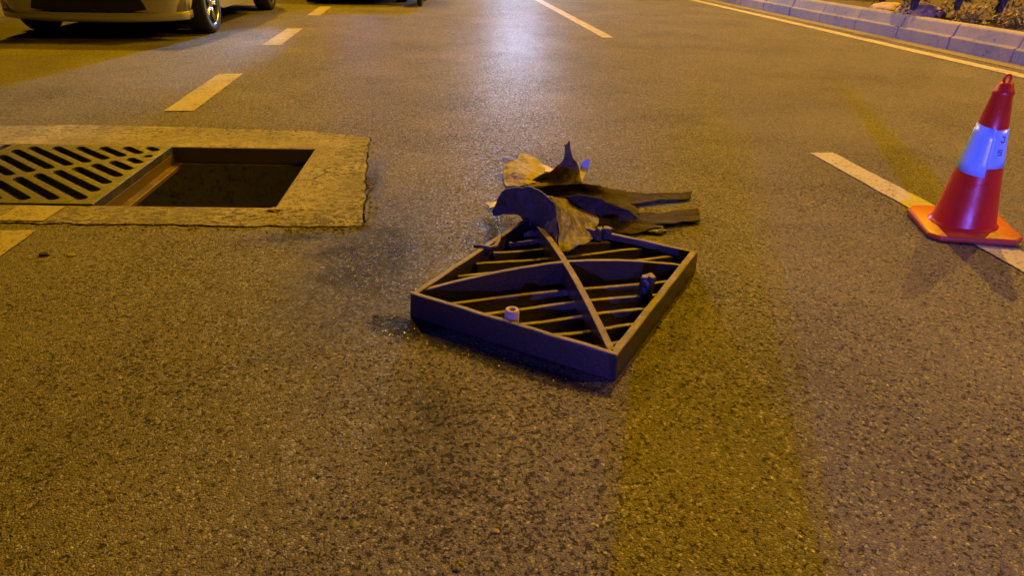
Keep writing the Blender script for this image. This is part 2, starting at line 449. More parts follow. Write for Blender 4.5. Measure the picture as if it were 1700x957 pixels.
# crumbs of broken asphalt along the worn edges of the concrete
gv = bmesh.new(); rg = random.Random(11)
edge_pts = [G(x,y).xy for x,y in ((0,372),(200,374),(330,375),(470,378),(601,378),(606,300),(611,232))]
for _ in range(620):
    i = rg.choice([0,1,2,3,3,3,4,4,5]); a, c = edge_pts[i], edge_pts[i+1]; f = rg.random(); P = a.lerp(c,f)
    d = (c-a).normalized(); P += Vector((-d.y,d.x))*rg.gauss(.01,.028)
    if rg.random() < .3: P = G(rg.uniform(455,600), rg.uniform(345,378)).xy
    sz = rg.uniform(.0015,.006)
    m4 = Matrix.Translation((P.x,P.y,sz*.5)) @ Matrix.Rotation(rg.uniform(0,6),4,'Z') @ Matrix.Diagonal((1.4,1,.7,1))
    bmesh.ops.create_icosphere(gv, subdivisions=1, radius=sz, matrix=m4)
for _ in range(420):
    P = Vector((rg.gauss(-.3,.9), rg.uniform(.7,4.5))); sz = rg.uniform(.001,.0032)
    if -2.4 < P.x < -.6 and 2.8 < P.y < 3.95: continue
    m4 = Matrix.Translation((P.x,P.y,sz*.5)) @ Matrix.Rotation(rg.uniform(0,6),4,'Z') @ Matrix.Diagonal((1.5,1,.6,1))
    bmesh.ops.create_icosphere(gv, subdivisions=1, radius=sz, matrix=m4)
for _ in range(260):
    P = Vector((rg.uniform(-.2,1.05), rg.uniform(1.3,2.6))); sz = rg.uniform(.0015,.005)
    q_ = P-Vector((.473,1.447)); ev_ = Vector((.584,.812)); a_, b_ = q_.dot(ev_), q_.dot(Vector((-ev_.y,ev_.x)))
    if 0 < a_ < .8 and 0 < b_ < .68: continue
    if not (-.07 < a_ < .87 and -.07 < b_ < .75): continue
    m4 = Matrix.Translation((P.x,P.y,sz*.5)) @ Matrix.Rotation(rg.uniform(0,6),4,'Z') @ Matrix.Diagonal((1.5,1,.6,1))
    bmesh.ops.create_icosphere(gv, subdivisions=1, radius=sz, matrix=m4)
go = link('loose_gravel', gv, concrete('crumbled_asphalt', (.05,.045,.035), (.22,.19,.13), 3), None); go['kind'] = 'stuff'

# painted markings (sheets 4 mm up, 6 mm over concrete)
def sheet(pts, z, name, mat):
    bm = fill([densify(pts, .06, .004, random.randint(0,999))], z)
    return struct(link(name, bm, mat))
for y0, y1 in ((-2.2,.0),(.9,2.63),(4.68,6.05),(7.75,9.25),(10.85,12.3),(13.9,15.4),(17,18.5),(20,21.5)):
    x = -1.62
    sheet([(x-.10,y0),(x+.09,y0),(x+.09,y1),(x-.10,y1)], .0045, 'lane_marking', MT['yline'])
sheet([(-1.735,2.735),(-1.545,2.72),(-1.535,2.885),(-1.725,2.905)], .0075, 'lane_marking', MT['yline'])
for y0, y1 in ((-3.9,-1.3),(.4,3.57),(8.64,14.6),(18.6,24.6),(28,34)):
    x = 2.235
    sheet([(x-.072,y0),(x+.072,y0),(x+.072,y1),(x-.072,y1)], .0045, 'lane_marking', MT['line'])
sheet([(5.60,-12),(5.78,-12),(5.75,60),(5.57,60)], .0045, 'edge_line', MT['line'])
sheet([(5.95,-12),(6.19,-12),(6.19,60),(5.95,60)], .004, 'gutter_path', MT['gutter'])

# kerb of separate long blocks, and the planted median
kb = bmesh.new(); y = -10
while y < 55:
    ln = .98; prof = [(6.2,-.1),(6.2,.14),(6.235,.155),(6.27,.275),(6.295,.295),(6.42,.295),(6.42,-.1)]
    dx = random.uniform(-.006,.006); dz = random.uniform(-.004,.004)
    a = [kb.verts.new((px+dx,y,pz+dz)) for px,pz in prof]; c = [kb.verts.new((px+dx,y+ln,pz+dz)) for px,pz in prof]
    for i in range(len(prof)): kb.faces.new((a[i],a[(i+1)%7],c[(i+1)%7],c[i]))
    kb.faces.new(a); kb.faces.new(c[::-1]); y += ln+.012
bevel_mod(struct(link('kerb', kb, MT['kerbm'])), .008, 2, 30)
sb = bmesh.new(); bmesh.ops.create_grid(sb, x_segments=60, y_segments=160, size=.5)
for v in sb.verts:
    x = 6.42+(v.co.x+.5)*12; yy = -10+(v.co.y+.5)*65
    v.co = Vector((x, yy, .235+.05*noise.noise(Vector((x*1.3,yy*1.3,0)))+.02*noise.noise(Vector((x*6,yy*6,3)))))
struct(link('median_ground', sb, MT['soil'], smooth=True))

# ------------------------------------------------------------------ lifted grate lying upside down
N0 = Vector((.473,1.447)); EV = Vector((.584,.812)).normalized(); EU = Vector((-EV.y,EV.x))
LU, LV, GH = .682, .80, .082
grate = empty('lifted_grate', (*N0,0), math.atan2(EV.y,EV.x)-math.pi/2)
tag(grate, 'muddy cast iron grate lying upside down on the asphalt with ribs and bars showing', 'drain grate', 'drain grates')
# local axes of the empty: +y = EV, -x = EU
def gl(p): v = Vector((p[0],p[1]))-N0; return Vector((-v.dot(EU), v.dot(EV)))
def quadframe():
    bm = bmesh.new(); o = [(0,0),(0,LV),(-LU,LV),(-LU,0)]
    wt, wb = .023, .029
    for i in range(4):
        a = Vector(o[i]); c = Vector(o[(i+1)%4]); cen = Vector((-LU/2,LV/2))
        d = (c-a).normalized(); nn = Vector((-d.y,d.x)); nn = nn if nn.dot(cen-a) > 0 else -nn
        k = 14; prev = None
        for j in range(k+1):
            f = j/k; P = a.lerp(c,f)
            it = wt*(1.25 if i == 0 else 1); 
            # mitre
            st = d*(it if j == 0 else (-it if j == k else 0)); sbm = d*(wb if j == 0 else (-wb if j == k else 0))
            wv = .003*noise.noise(Vector((i*9+f*9,0,0))); P = P + nn*(.0022*noise.noise(Vector((i*5+f*14,3,0))) if 0 < j < k else 0)
            q = [(P, 0), (P+d*(.004 if j==0 else (-.004 if j==k else 0))+nn*.004, GH+wv), (P+nn*it+st, GH+wv), (P+nn*wb+sbm, 0)]
            vsx = [bm.verts.new((p.x,p.y,z)) for p,z in q]
            if prev:
                for m in range(4): bm.faces.new((prev[m],prev[(m+1)%4],vsx[(m+1)%4],vsx[m]))
            prev = vsx
    bmesh.ops.remove_doubles(bm, verts=bm.verts, dist=.0004)
    return bm
bevel_mod(link('frame', quadframe(), MT['iron'], grate), .005, 3, 50)
def ribmesh(a, c, z0f, wt, wb, zlow=.002, k=16):
    bm = bmesh.new(); d = (c-a).normalized(); nn = Vector((-d.y,d.x)); prev = None
    for j in range(k+1):
        f = j/k; P = a.lerp(c,f); z = z0f(f)+.0015*noise.noise(Vector((P.x*30,P.y*30,1)))
        q = [(-wb/2,zlow),(-wt/2,z-.002),(wt/2,z-.002),(wb/2,zlow)]
        vsx = [bm.verts.new((P.x+nn.x*o, P.y+nn.y*o, zz)) for o,zz in q]
        if prev:
            for m in range(4): bm.faces.new((prev[m],vsx[m],vsx[(m+1)%4],prev[(m+1)%4]))
        else: bm.faces.new(vsx)
        prev = vsx
    bm.faces.new(prev[::-1]); return bm
Cc = gl(G(938,433,.12))
def arch(h0, h1): return lambda f: h0+(h1-h0)*math.sin(math.pi*min(1,max(0,f)))**.8
La, Ra = gl(G(694,481,.075)), gl(G(1132,438,.075))
# rib 1 through the centre, two halves make one bent rib
def rib(pa, pm, pc, wt, wb):
    bm = ribmesh(pa, pm, lambda f: .072+.048*math.sin(math.pi/2*f)**.9, wt, wb)
    b2 = ribmesh(pm, pc, lambda f: .072+.048*math.sin(math.pi/2*(1-f))**.9, wt, wb)
    me = bpy.data.meshes.new('t'); b2.to_mesh(me); b2.free(); bm.from_mesh(me); bpy.data.meshes.remove(me)
    return bm
bevel_mod(link('cross_rib', rib(La, Cc, Ra, .017, .026), MT['iron'], grate), .0025)
Fa, Na = Vector((-LU+.02,LV-.02)), Vector((-.02,.022))
bevel_mod(link('diagonal_rib', rib(Fa, Cc+Vector((0,.001)), Na, .022, .032), MT['iron'], grate), .003)
# bars, all parallel to the cross rib
bd = (Ra-La).normalized(); bn = Vector((-bd.y,bd.x))
if bn.y < 0: bn = -bn
bdir = Vector((math.cos(R(8.3)),math.sin(R(8.3)))); bd = (gl(N0+bdir)-gl(N0)).normalized(); bn = Vector((-bd.y,bd.x))
nback = 1 if bn.dot(gl((0.4,3))-gl((0.4,2))) > 0 else -1
bn = bn*nback
for k in [-5,-4,-3,-2,-1,1,2,3,4,5]:
    o = Cc+bn*(k*.083+(.0 if k < 0 else .006))
    lo, hi = -3.0, 3.0
    for ax_, l_, h_ in ((Vector((1,0)),-LU+.034,-.034),(Vector((0,1)),.030,LV-.030)):
        da = bd.dot(ax_)
        if abs(da) < 1e-5: continue
        ca = o.dot(ax_); t1, t2 = (l_-ca)/da, (h_-ca)/da
        lo, hi = max(lo,min(t1,t2)), min(hi,max(t1,t2))
    if hi-lo < .05: continue
    bevel_mod(link('bar', ribmesh(o+bd*lo, o+bd*hi, lambda f: .056+.004*math.sin(6*f+k), .015, .056), MT['iron'], grate), .003)
# lugs: round bolt boss, broken hinge lugs
p = gl(G(850,519,.095)); b = bmesh.new(); Mt = Matrix.Translation((p.x,p.y,0))
lathe(b, [(.009,.098),(.009,.103),(.014,.107),(.019,.105),(.021,.098),(.021,.055),(.023,.03),(.010,.03),(.008,.05)], 24, Mt)
link('bolt_boss', b, simple('lit_boss', (.45,.37,.25), .7, 0, .3, 60), grate, True)  # pale boss colour carries the lamp light on its upper face
b = bmesh.new(); Mt = Matrix.Translation((p.x,p.y,0)); lathe(b, [(.001,.085),(.0072,.085),(.0072,.0965),(.001,.0965)], 12, Mt); link('bolt', b, MT['joint'], grate)
def lump(nm, px, py, zc, s, seed, mat=MT['iron']):
    p = gl(G(px,py,zc)); bm = bmesh.new(); bmesh.ops.create_icosphere(bm, subdivisions=3, radius=1)
    for v in bm.verts:
        nrm = v.co.copy(); k = 1+.28*noise.noise(nrm*1.6+Vector((seed,0,0)))+.14*noise.noise(nrm*4+Vector((0,seed,0)))
        c = Vector([max(-.8,min(.8,q)) for q in nrm])*k*1.15
        v.co = Vector((p.x+c.x*s[0], p.y+c.y*s[1], zc+c.z*s[2]))
    return link(nm, bm, mat, grate, True)
lump('hinge_lug', 1073,475,.080,(.024,.028,.040),3)
lump('mud_clump', 1082,464,.118,(.013,.012,.012),8)
lump('mud_clump', 1008,383,.095,(.020,.016,.014),5)
lump('mud_clump', 994,392,.075,(.016,.015,.035),6)
# bent hook on the back left edge
b = bmesh.new()
hk = [G(786,409,.085),G(800,409,.085),G(813,413,.08),G(824,410,.082),G(828,400,.095),G(830,391,.105)]
tube(b, [Vector((*gl(q.xy),q.z)) for q in hk], [.007,.008,.011,.011,.008,.006], 8)
link('hook', b, MT['iron'], grate, True)

# ------------------------------------------------------------------ torn sheets
def sheetmat(name, a, b_, trans, rough=.5, wr=16, spec=.5, streak=0):
    n = NT(name)
    c = n.mix(n.noise(9,6,.65), a, b_)
    c = n.mix(n.ramp(n.noise(30,6,.75), [(.45,0),(.65,.7)]), c, tuple(x*.45 for x in a))
    if streak:
        mp = n.n('Mapping'); n.l(n.co(), mp.inputs[0]); mp.inputs['Rotation'].default_value = (0,.5,.6); mp.inputs['Scale'].default_value = (60,4,4)
        c = n.mix(n.math('MULTIPLY', n.ramp(n.noise(1.2,3,.5,mp.outputs[0]), [(.62,0),(.7,1)]), streak), c, (.6,.55,.5))
    hh = n.math('ADD', n.noise(wr,5,.6), n.math('MULTIPLY', n.noise(wr*5,4,.6), .25))
    nb = n.bump(hh, .7, .018)
    m = n.set(Base_Color=c, Roughness=rough, Normal=nb, Specular_IOR_Level=spec)
    if trans:
        tr = n.n('BsdfTranslucent'); n.l(c, tr.inputs[0]); n.l(nb, tr.inputs['Normal'])
        mx = n.n('MixShader'); mx.inputs[0].default_value = trans
        n.l(n.b.outputs[0], mx.inputs[1]); n.l(tr.outputs[0], mx.inputs[2])
        n.l(mx.outputs[0], n.t.nodes['Material Output'].inputs[0])
    return m
S_shade = sheetmat('shaded_sheet_side', (.06,.055,.05), (.10,.085,.075), 0, .6, 16, .3)  # shaded side of the front sheet, its shade put into the colour
S_mid = sheetmat('brown_torn_sheet', (.026,.021,.015), (.085,.067,.045), .03, .85, 16, .15)
S_lit = sheetmat('lit_sheet_side', (.13,.105,.10), (.24,.20,.18), .35, .42, 18, .6, .35)  # lit side of the same front sheet, lamp light put into the colour
S_cream = sheetmat('cream_sack', (.36,.31,.22), (.5,.43,.3), .22, .5, 18)
S_tag = simple('pale_blue_strip', (.30,.42,.75), .3, 0, .15, 30)
S_yel = simple('yellow_scrap', (.55,.42,.1), .5)

def surf(name, cols, mat, parent=None, sub=2, crinkle=.006, th=.003, seed=0, rag=1.0):
    """cols: columns of (px,py,Y) or Vector; every column has the same number of points"""
    bm = bmesh.new(); grid = []
    for c in cols:
        col = []
        for q in c:
            v = q if isinstance(q, Vector) else PY(*q)
            if v.z < .014: v = G(q[0],q[1],.014) if not isinstance(q, Vector) else v
            col.append(bm.verts.new(v))
        grid.append(col)
    for A, B in zip(grid, grid[1:]):
        for i in range(len(A)-1):
            bm.faces.new((A[i],A[i+1],B[i+1],B[i]))
    bmesh.ops.subdivide_edges(bm, edges=bm.edges, cuts=1, use_grid_fill=True)
    rj = random.Random(len(name)*7+len(cols))
    for v in bm.verts:
        k = .006 if v.is_boundary else .004
        v.co += Vector([rj.uniform(-1,1)*k*rag for _ in range(3)])
        if v.co.z < .004: v.co.z = .004
    if parent:
        for v in bm.verts: v.co -= parent.location
    o = link(name, bm, mat, parent, True)
    s = o.modifiers.new('sub','SUBSURF'); s.levels = s.render_levels = sub+1; s.boundary_smooth = 'PRESERVE_CORNERS'
    tx = bpy.data.textures.new('crinkle','CLOUDS'); tx.noise_scale = .055; tx.noise_depth = 3
    d = o.modifiers.new('disp','DISPLACE'); d.texture = tx; d.strength = crinkle; d.mid_level = .5; d.texture_coords = 'GLOBAL'
    if crinkle > .0085:
     tx3 = bpy.data.textures.new('folds','CLOUDS'); tx3.noise_scale = .11; tx3.noise_depth = 0
     d = o.modifiers.new('disp3','DISPLACE'); d.texture = tx3; d.strength = crinkle*1.6; d.mid_level = .5; d.texture_coords = 'GLOBAL'
    tx2 = bpy.data.textures.new('fine_crinkle','CLOUDS'); tx2.noise_scale = .02; tx2.noise_depth = 2
    d = o.modifiers.new('disp2','DISPLACE'); d.texture = tx2; d.strength = crinkle*.22; d.mid_level = .5; d.texture_coords = 'GLOBAL'
    m = o.modifiers.new('sol','SOLIDIFY'); m.thickness = th*1.4; m.offset = 0
    return o
# front sheet arched over the far corner of the grate
fs = empty('torn_sheet', (.40,2.45,0))
tag(fs, 'torn sheet over the far grate corner, coloured as shaded side and lit translucent flap', 'torn sheet', 'torn sheets heaped behind the grate')
surf('dark_sheet', [
 [(826,329,2.57),(822,340,2.59),(819,350,2.61),(818,358,2.62)],
 [(836,318,2.52),(833,332,2.56),(834,345,2.59),(836,357,2.60)],
 [(850,311,2.49),(848,328,2.53),(848,343,2.56),(850,355,2.58)],
 [(862,314,2.48),(861,330,2.51),(862,345,2.53),(866,357,2.55)],
 [(872,310,2.46),(872,332,2.47),(875,354,2.47),(880,376,2.44)],
 [(888,314,2.42),(890,338,2.42),(893,362,2.39),(896,388,2.31)],
 [(904,321,2.35),(907,338,2.35),(912,362,2.31),(915,396,2.24)],
 [(918,333,2.27),(921,345,2.28),(923,366,2.25),(926,408,2.15)],
], S_shade, fs, 2, .01, .004)
surf('pale_flap', [
 [(904,320,2.38),(919,338,2.29),(922,368,2.24),(925,396,2.18),(930,419,2.12)],
 [(922,326,2.44),(931,345,2.33),(935,371,2.27),(937,398,2.19),(941,417,2.13)],
 [(938,330,2.49),(946,350,2.37),(951,374,2.30),(952,396,2.22),(955,412,2.15)],
 [(955,335,2.53),(962,353,2.41),(966,375,2.32),(966,396,2.23),(969,408,2.18)],
 [(972,342,2.56),(977,358,2.46),(980,375,2.36),(978,392,2.27),(978,400,2.22)],
 [(985,350,2.58),(989,361,2.50),(993,371,2.42),(987,385,2.33),(982,394,2.27)],
], S_lit, fs, 2, .014, .002)
# middle sheet, long tails to the right
ms = empty('torn_sheet', (.70,2.75,0))
tag(ms, 'long brown torn sheet spread flat with two ragged tails reaching right over the asphalt', 'torn sheet', 'torn sheets heaped behind the grate')
surf('back_layer', [
 [(868,313,2.78),(870,320,2.80),(872,330,2.82)],
 [(905,307,2.80),(908,318,2.83),(912,331,2.86)],
 [(945,304,2.82),(950,318,2.85),(955,334,2.85)],
 [(985,307,2.86),(990,322,2.86),(998,342,2.80)],
 [(1012,313,2.92),(1025,330,2.88),(1036,352,2.76)],
 [(1035,318,2.96),(1050,334,2.90),(1064,357,2.74)],
], S_mid, ms, 2, .012, .003)
surf('upper_tail', [
 [(1014,315,3.05),(1024,326,2.98),(1034,340,2.88)],
 [(1040,319,3.04),(1048,328,2.98),(1058,340,2.88)],
 [(1066,321,3.02),(1070,328,2.97),(1072,337,2.88)],
 [(1092,322,3.01),(1093,328,2.96),(1094,334,2.90)],
 [(1120,321,3.00),(1121,326,2.96),(1122,332,2.91)],
 [(1148,320,3.00),(1147,325,2.96),(1148,329,2.92)],
], S_mid, ms, 2, .006, .003)
surf('front_layer', [
 [(920,325,2.56),(924,340,2.57),(930,356,2.56),(938,376,2.50)],
 [(950,325,2.49),(955,343,2.52),(962,362,2.51),(970,380,2.49)],
 [(978,325,2.50),(984,344,2.52),(990,364,2.51),(998,383,2.49)],
 [(1000,332,2.51),(1007,350,2.53),(1013,368,2.52),(1020,386,2.48)],
 [(1018,340,2.50),(1028,355,2.52),(1038,371,2.51),(1048,388,2.48)],
 [(1036,348,2.51),(1047,361,2.53),(1060,373,2.52),(1072,384,2.51)],
 [(1056,357,2.54),(1066,364,2.55),(1080,370,2.55),(1094,377,2.56)],
], S_mid, ms, 2, .012, .003)
surf('lower_tail', [
 [(1004,334,2.79),(1022,342,2.75),(1036,354,2.68)],
 [(1030,345,2.77),(1044,351,2.73),(1058,363,2.66)],
 [(1056,353,2.76),(1066,360,2.70),(1078,371,2.62)],
 [(1084,354,2.76),(1092,362,2.69),(1102,373,2.61)],
 [(1112,351,2.77),(1118,361,2.70),(1124,371,2.62)],
 [(1134,348,2.79),(1140,358,2.72),(1146,369,2.64)],
 [(1158,348,2.79),(1163,357,2.72),(1162,366,2.66)],
], S_mid, ms, 2, .008, .003)
# rear cream sack
rs = empty('crumpled_sack', (.47,3.25,0))
tag(rs, 'crumpled cream plastic sack bulging behind the torn sheets, pale blue strip at its top left', 'sack')
surf('sack_body', [
 [(838,272,3.30),(836,285,3.22),(835,298,3.16),(838,309,3.12)],
 [(847,262,3.34),(846,277,3.22),(846,293,3.14),(848,310,3.10)],
 [(860,258,3.38),(862,274,3.22),(862,292,3.12),(862,309,3.09)],
 [(876,258,3.40),(880,274,3.24),(880,291,3.13),(878,307,3.10)],
 [(888,264,3.40),(894,278,3.26),(894,292,3.16),(890,305,3.12)],
 [(898,271,3.40),(904,282,3.30),(902,293,3.20),(898,304,3.14)],
], S_cream, rs, 2, .016, .003)
surf('sack_fold', [
 [(893,271,3.42),(896,279,3.36),(899,286,3.30)],
 [(906,275,3.44),(908,281,3.38),(910,287,3.32)],
 [(922,281,3.44),(922,284,3.40),(922,288,3.34)],
], S_yel, rs, 1, .01, .003)
surf('blue_strip', [
 [(834,260,3.30),(834,264,3.29),(835,268,3.28)],
 [(846,259,3.31),(846,263,3.30),(846,268,3.29)],
 [(861,258,3.33),(860,262,3.32),(857,264,3.31)],
], S_tag, rs, 1, .008, .003, 0, .4)
# brown piece sticking up
S_scrap = sheetmat('brown_scrap', (.16,.12,.10), (.26,.20,.16), .45, .6)
bp_ = empty('leather_scrap', (.72,3.2,0))
tag(bp_, 'stiff dark brown scrap with a forked tip sticking up behind the sheets', 'scrap')
surf('scrap_body', [
 [(874,303,3.14),(874,306,3.13),(875,309,3.11)],
 [(896,292,3.12),(896,300,3.12),(896,310,3.10)],
 [(915,285,3.10),(916,296,3.11),(917,309,3.10)],
 [(930,272,3.08),(934,290,3.10),(936,307,3.10)],
 [(937,262,3.07),(946,285,3.10),(948,306,3.11)],
 [(952,260,3.08),(957,282,3.11),(958,304,3.12)],
 [(958,274,3.10),(963,288,3.12),(965,303,3.13)],
], S_scrap, bp_, 2, .008, .003)
surf('forked_tip', [
 [(936,236,3.04),(938,250,3.05),(936,265,3.06),(936,276,3.07)],
 [(940,241,3.04),(942,251,3.05),(943,265,3.06),(944,278,3.07)],
 [(945,233,3.04),(948,250,3.05),(952,264,3.06),(955,276,3.07)],
], S_scrap, bp_, 2, .003, .003, 0, .4)
surf('white_strip', [
 [(970,268,3.25),(965,281,3.22),(956,300,3.17)],
 [(975,265,3.25),(970,282,3.22),(962,301,3.17)],
 [(978,270,3.25),(974,284,3.22),(966,303,3.17)],
], S_cream, bp_, 2, .003, .003, 0, .4)
surf('blue_tip', [
 [(967,271,3.235),(965,276,3.23),(963,282,3.225)],
 [(973,264,3.235),(972,272,3.23),(971,283,3.225)],
 [(979,265,3.235),(978,274,3.23),(975,284,3.225)],
], S_tag, bp_, 1, .003, .003, 0, .3)
ps = empty('plastic_scrap', (*G(820,340).xy,0))
tag(ps, 'small pale bluish plastic scrap poking out left of the arched dark sheet', 'scrap')
surf('scrap_body', [
 [(806,338,2.80),(812,341,2.78),(808,346,2.76)],
 [(818,333,2.80),(819,339,2.78),(817,345,2.76)],
 [(830,327,2.82),(828,334,2.79),(825,341,2.77)],
], simple('pale_plastic', (.42,.46,.5), .4), ps, 1, .01, .003)
ds = empty('dark_clod', (*G(1085,384).xy,0))
b = bmesh.new()
for k in range(9):
    c = G(1062+k*4.6+random.uniform(-2,2), 383+random.uniform(-5,5)); m4 = Matrix.Translation(c-ds.location+Vector((0,0,.004)))@Matrix.Diagonal((1.3,1,.55,1))
    bmesh.ops.create_icosphere(b, subdivisions=2, radius=random.uniform(.012,.026), matrix=m4)
for v in b.verts: v.co += v.co.normalized()*.006*noise.noise(v.co*60)
C.objects.unlink(ds); bpy.data.objects.remove(ds)
wc = simple('dark_gloss', (.03,.028,.025), .2, 0, .3, 60, .004)
o = link('dark_clod', b, wc, None, True, (*G(1085,384).xy,0))  # row of small dark glossy lumps
tag(o, 'dark glossy lumps on the asphalt under the lower sheet tail', 'mud')

# ------------------------------------------------------------------ traffic cone
cone = empty('traffic_cone', (*G(1594,381).xy,0), 0)
tag(cone, 'orange traffic cone with a white reflective band standing on the dashed lane line', 'traffic cone')
orange = NT('cone_plastic')
oc = orange.mix(orange.noise(14,6,.65), (.50,.018,.008), (.62,.03,.012))
oc = orange.mix(orange.ramp(orange.noise(45,6,.8), [(.56,0),(.7,.5)]), oc, (.16,.05,.03))
orange.set(Base_Color=oc, Roughness=orange.ramp(orange.noise(20,4,.6), [(.3,.24),(.7,.42)]), Normal=orange.bump(orange.noise(60,4,.6), .3, .002))
baseo = NT('cone_base_plastic')
oc = baseo.mix(baseo.noise(14,6,.65), (.40,.045,.012), (.48,.065,.016))
oc = baseo.mix(baseo.ramp(baseo.noise(35,6,.8), [(.55,0),(.68,.6)]), oc, (.2,.09,.05))
baseo.set(Base_Color=oc, Roughness=.42, Normal=baseo.bump(baseo.noise(60,4,.6), .4, .003))
CR, CT, CH = .120, .027, .612
TL = Matrix.Rotation(R(-3.2),4,'Y') @ Matrix.Rotation(R(1.0),4,'X')
def crad(z): return CR+(CT-CR)*(z-.03)/(CH-.03)
b = bmesh.new()
pr_ = [(crad(.03)+.012,.026),(crad(.03)+.010,.036),(crad(.045)+.003,.045),(crad(.05),.052)]
pr_ += [(crad(z),z) for z in (.15,.25,.35,.45,.565)]
pr_ += [(crad(.565)+.0035,.569),(crad(.575)+.0035,.58),(crad(.58),.584),(CT-.002,CH-.004),(CT-.006,CH)]
lathe(b, pr_, 56, TL)
cb = link('cone_body', b, orange.m, cone, True)
b = bmesh.new()   # rounded base plate with cut corners
ang = math.atan2((G(1687,408)-G(1545,395)).y, (G(1687,408)-G(1545,395)).x)
hs = .176; ch = .04; pts = []
for sx, sy in ((1,1),(-1,1),(-1,-1),(1,-1)):
    q = [(sx*hs, sy*(hs-ch)),(sx*(hs-ch), sy*hs)]
    if sx*sy < 0: q = q[::-1]
    pts += [Matrix.Rotation(ang,2) @ Vector(p_) for p_ in q]
prism(b, pts, 0, .028)
for v in b.verts: v.co = TL @ v.co; v.co.z = max(v.co.z+.009, .001)
bo = bevel_mod(link('cone_base', b, baseo.m, cone, True), .009, 3, 30)
brm = simple('black_rubber', (.02,.02,.02), .8)
for i in range(4):
    b = bmesh.new(); pp = pts[i*2]*.9; box(b, (pp.x,pp.y,.006), (.035,.03,.012), ang); link('rubber_foot', b, brm, cone)
b = bmesh.new(); prof = []
segs = 28
for k in range(segs):
    t = 2*math.pi*k/segs; cc = Vector((.0145*math.cos(t)*1.05, 0, CH+.012+.0165*math.sin(t)))
    for j in range(8):
        s_ = 2*math.pi*j/8; rr = .0048
        b.verts.new(TL @ (Matrix.Rotation(R(10),3,'Z') @ (cc+Vector((math.cos(t)*math.cos(s_)*rr, math.sin(s_)*rr*1.3, math.sin(t)*math.cos(s_)*rr)))))
b.verts.ensure_lookup_table()
for k in range(segs):
    for j in range(8):
        b.faces.new([b.verts[k*8+j],b.verts[k*8+(j+1)%8],b.verts[((k+1)%segs)*8+(j+1)%8],b.verts[((k+1)%segs)*8+j]])
link('ring_handle', b, orange.m, cone, True)
def band(a0, a1, z0f, z1f, off):
    bm = bmesh.new(); k = 40; prev = None
    for i in range(k+1):
        f = i/k; a = a0+(a1-a0)*f; z0, z1 = z0f(f), z1f(f); col = []
        for j in range(5):
            z = z0+(z1-z0)*j/4; rr = crad(z)+off; col.append(bm.verts.new(TL @ Vector((rr*math.cos(a), rr*math.sin(a), z))))
        if prev:
            for j in range(4): bm.faces.new((prev[j],col[j],col[j+1],prev[j+1]))
        prev = col
    return bm
refl = NT('blue_lit_sheeting')
rc = refl.mix(refl.noise(30,5,.7), (.24,.52,.96), (.36,.68,1.0))  # white sheeting coloured blue to carry the blue light it would return
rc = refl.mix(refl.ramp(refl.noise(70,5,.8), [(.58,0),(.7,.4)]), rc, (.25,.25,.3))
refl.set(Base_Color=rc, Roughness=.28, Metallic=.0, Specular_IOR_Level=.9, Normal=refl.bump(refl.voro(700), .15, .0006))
def solid(o, th=.001):
    m = o.modifiers.new('s','SOLIDIFY'); m.thickness = th; m.offset = 1; return o
camdir = math.atan2(-cone.location.y, -cone.location.x)
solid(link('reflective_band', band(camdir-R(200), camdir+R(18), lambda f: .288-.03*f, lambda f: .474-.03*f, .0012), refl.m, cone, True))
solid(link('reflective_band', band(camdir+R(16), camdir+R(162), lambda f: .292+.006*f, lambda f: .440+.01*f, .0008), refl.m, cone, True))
# faint worn characters on the band, right of its seam
inkm = simple('faded_ink', (.10,.12,.22), .6)
bm = bmesh.new()
def glyph(strokes, a_c, z_c, sc_):
    for p0, p1 in strokes:
        for (x0,y0),(x1,y1) in [(p0,p1)]:
            d = Vector((x1-x0,y1-y0)); L_ = d.length; d /= L_; nn = Vector((-d.y,d.x))*.12
            q = [Vector((x0,y0))-nn-d*.05, Vector((x1,y1))-nn+d*.05, Vector((x1,y1))+nn+d*.05, Vector((x0,y0))+nn-d*.05]
            vv = []
            for p_ in q:
                z = z_c+p_.y*sc_; rr = crad(z)+.0026; a = a_c+p_.x*sc_/rr
                vv.append(bm.verts.new(TL @ Vector((rr*math.cos(a), rr*math.sin(a), z))))
            bm.faces.new(vv)
glyph([((.8,1),(.8,0)),((.8,0),(.3,0)),((.3,0),(.1,.25)),((.35,.95),(.8,.95))], camdir+R(40), .395, .022)
link('band_mark', bm, inkm, cone); bm = bmesh.new()
glyph([((.1,.9),(.9,.9)),((.1,.9),(.1,.5)),((.1,.5),(.8,.5)),((.8,.5),(.8,.05)),((.8,.05),(.1,.05))], camdir+R(38), .345, .022)
link('band_mark', bm, inkm, cone)

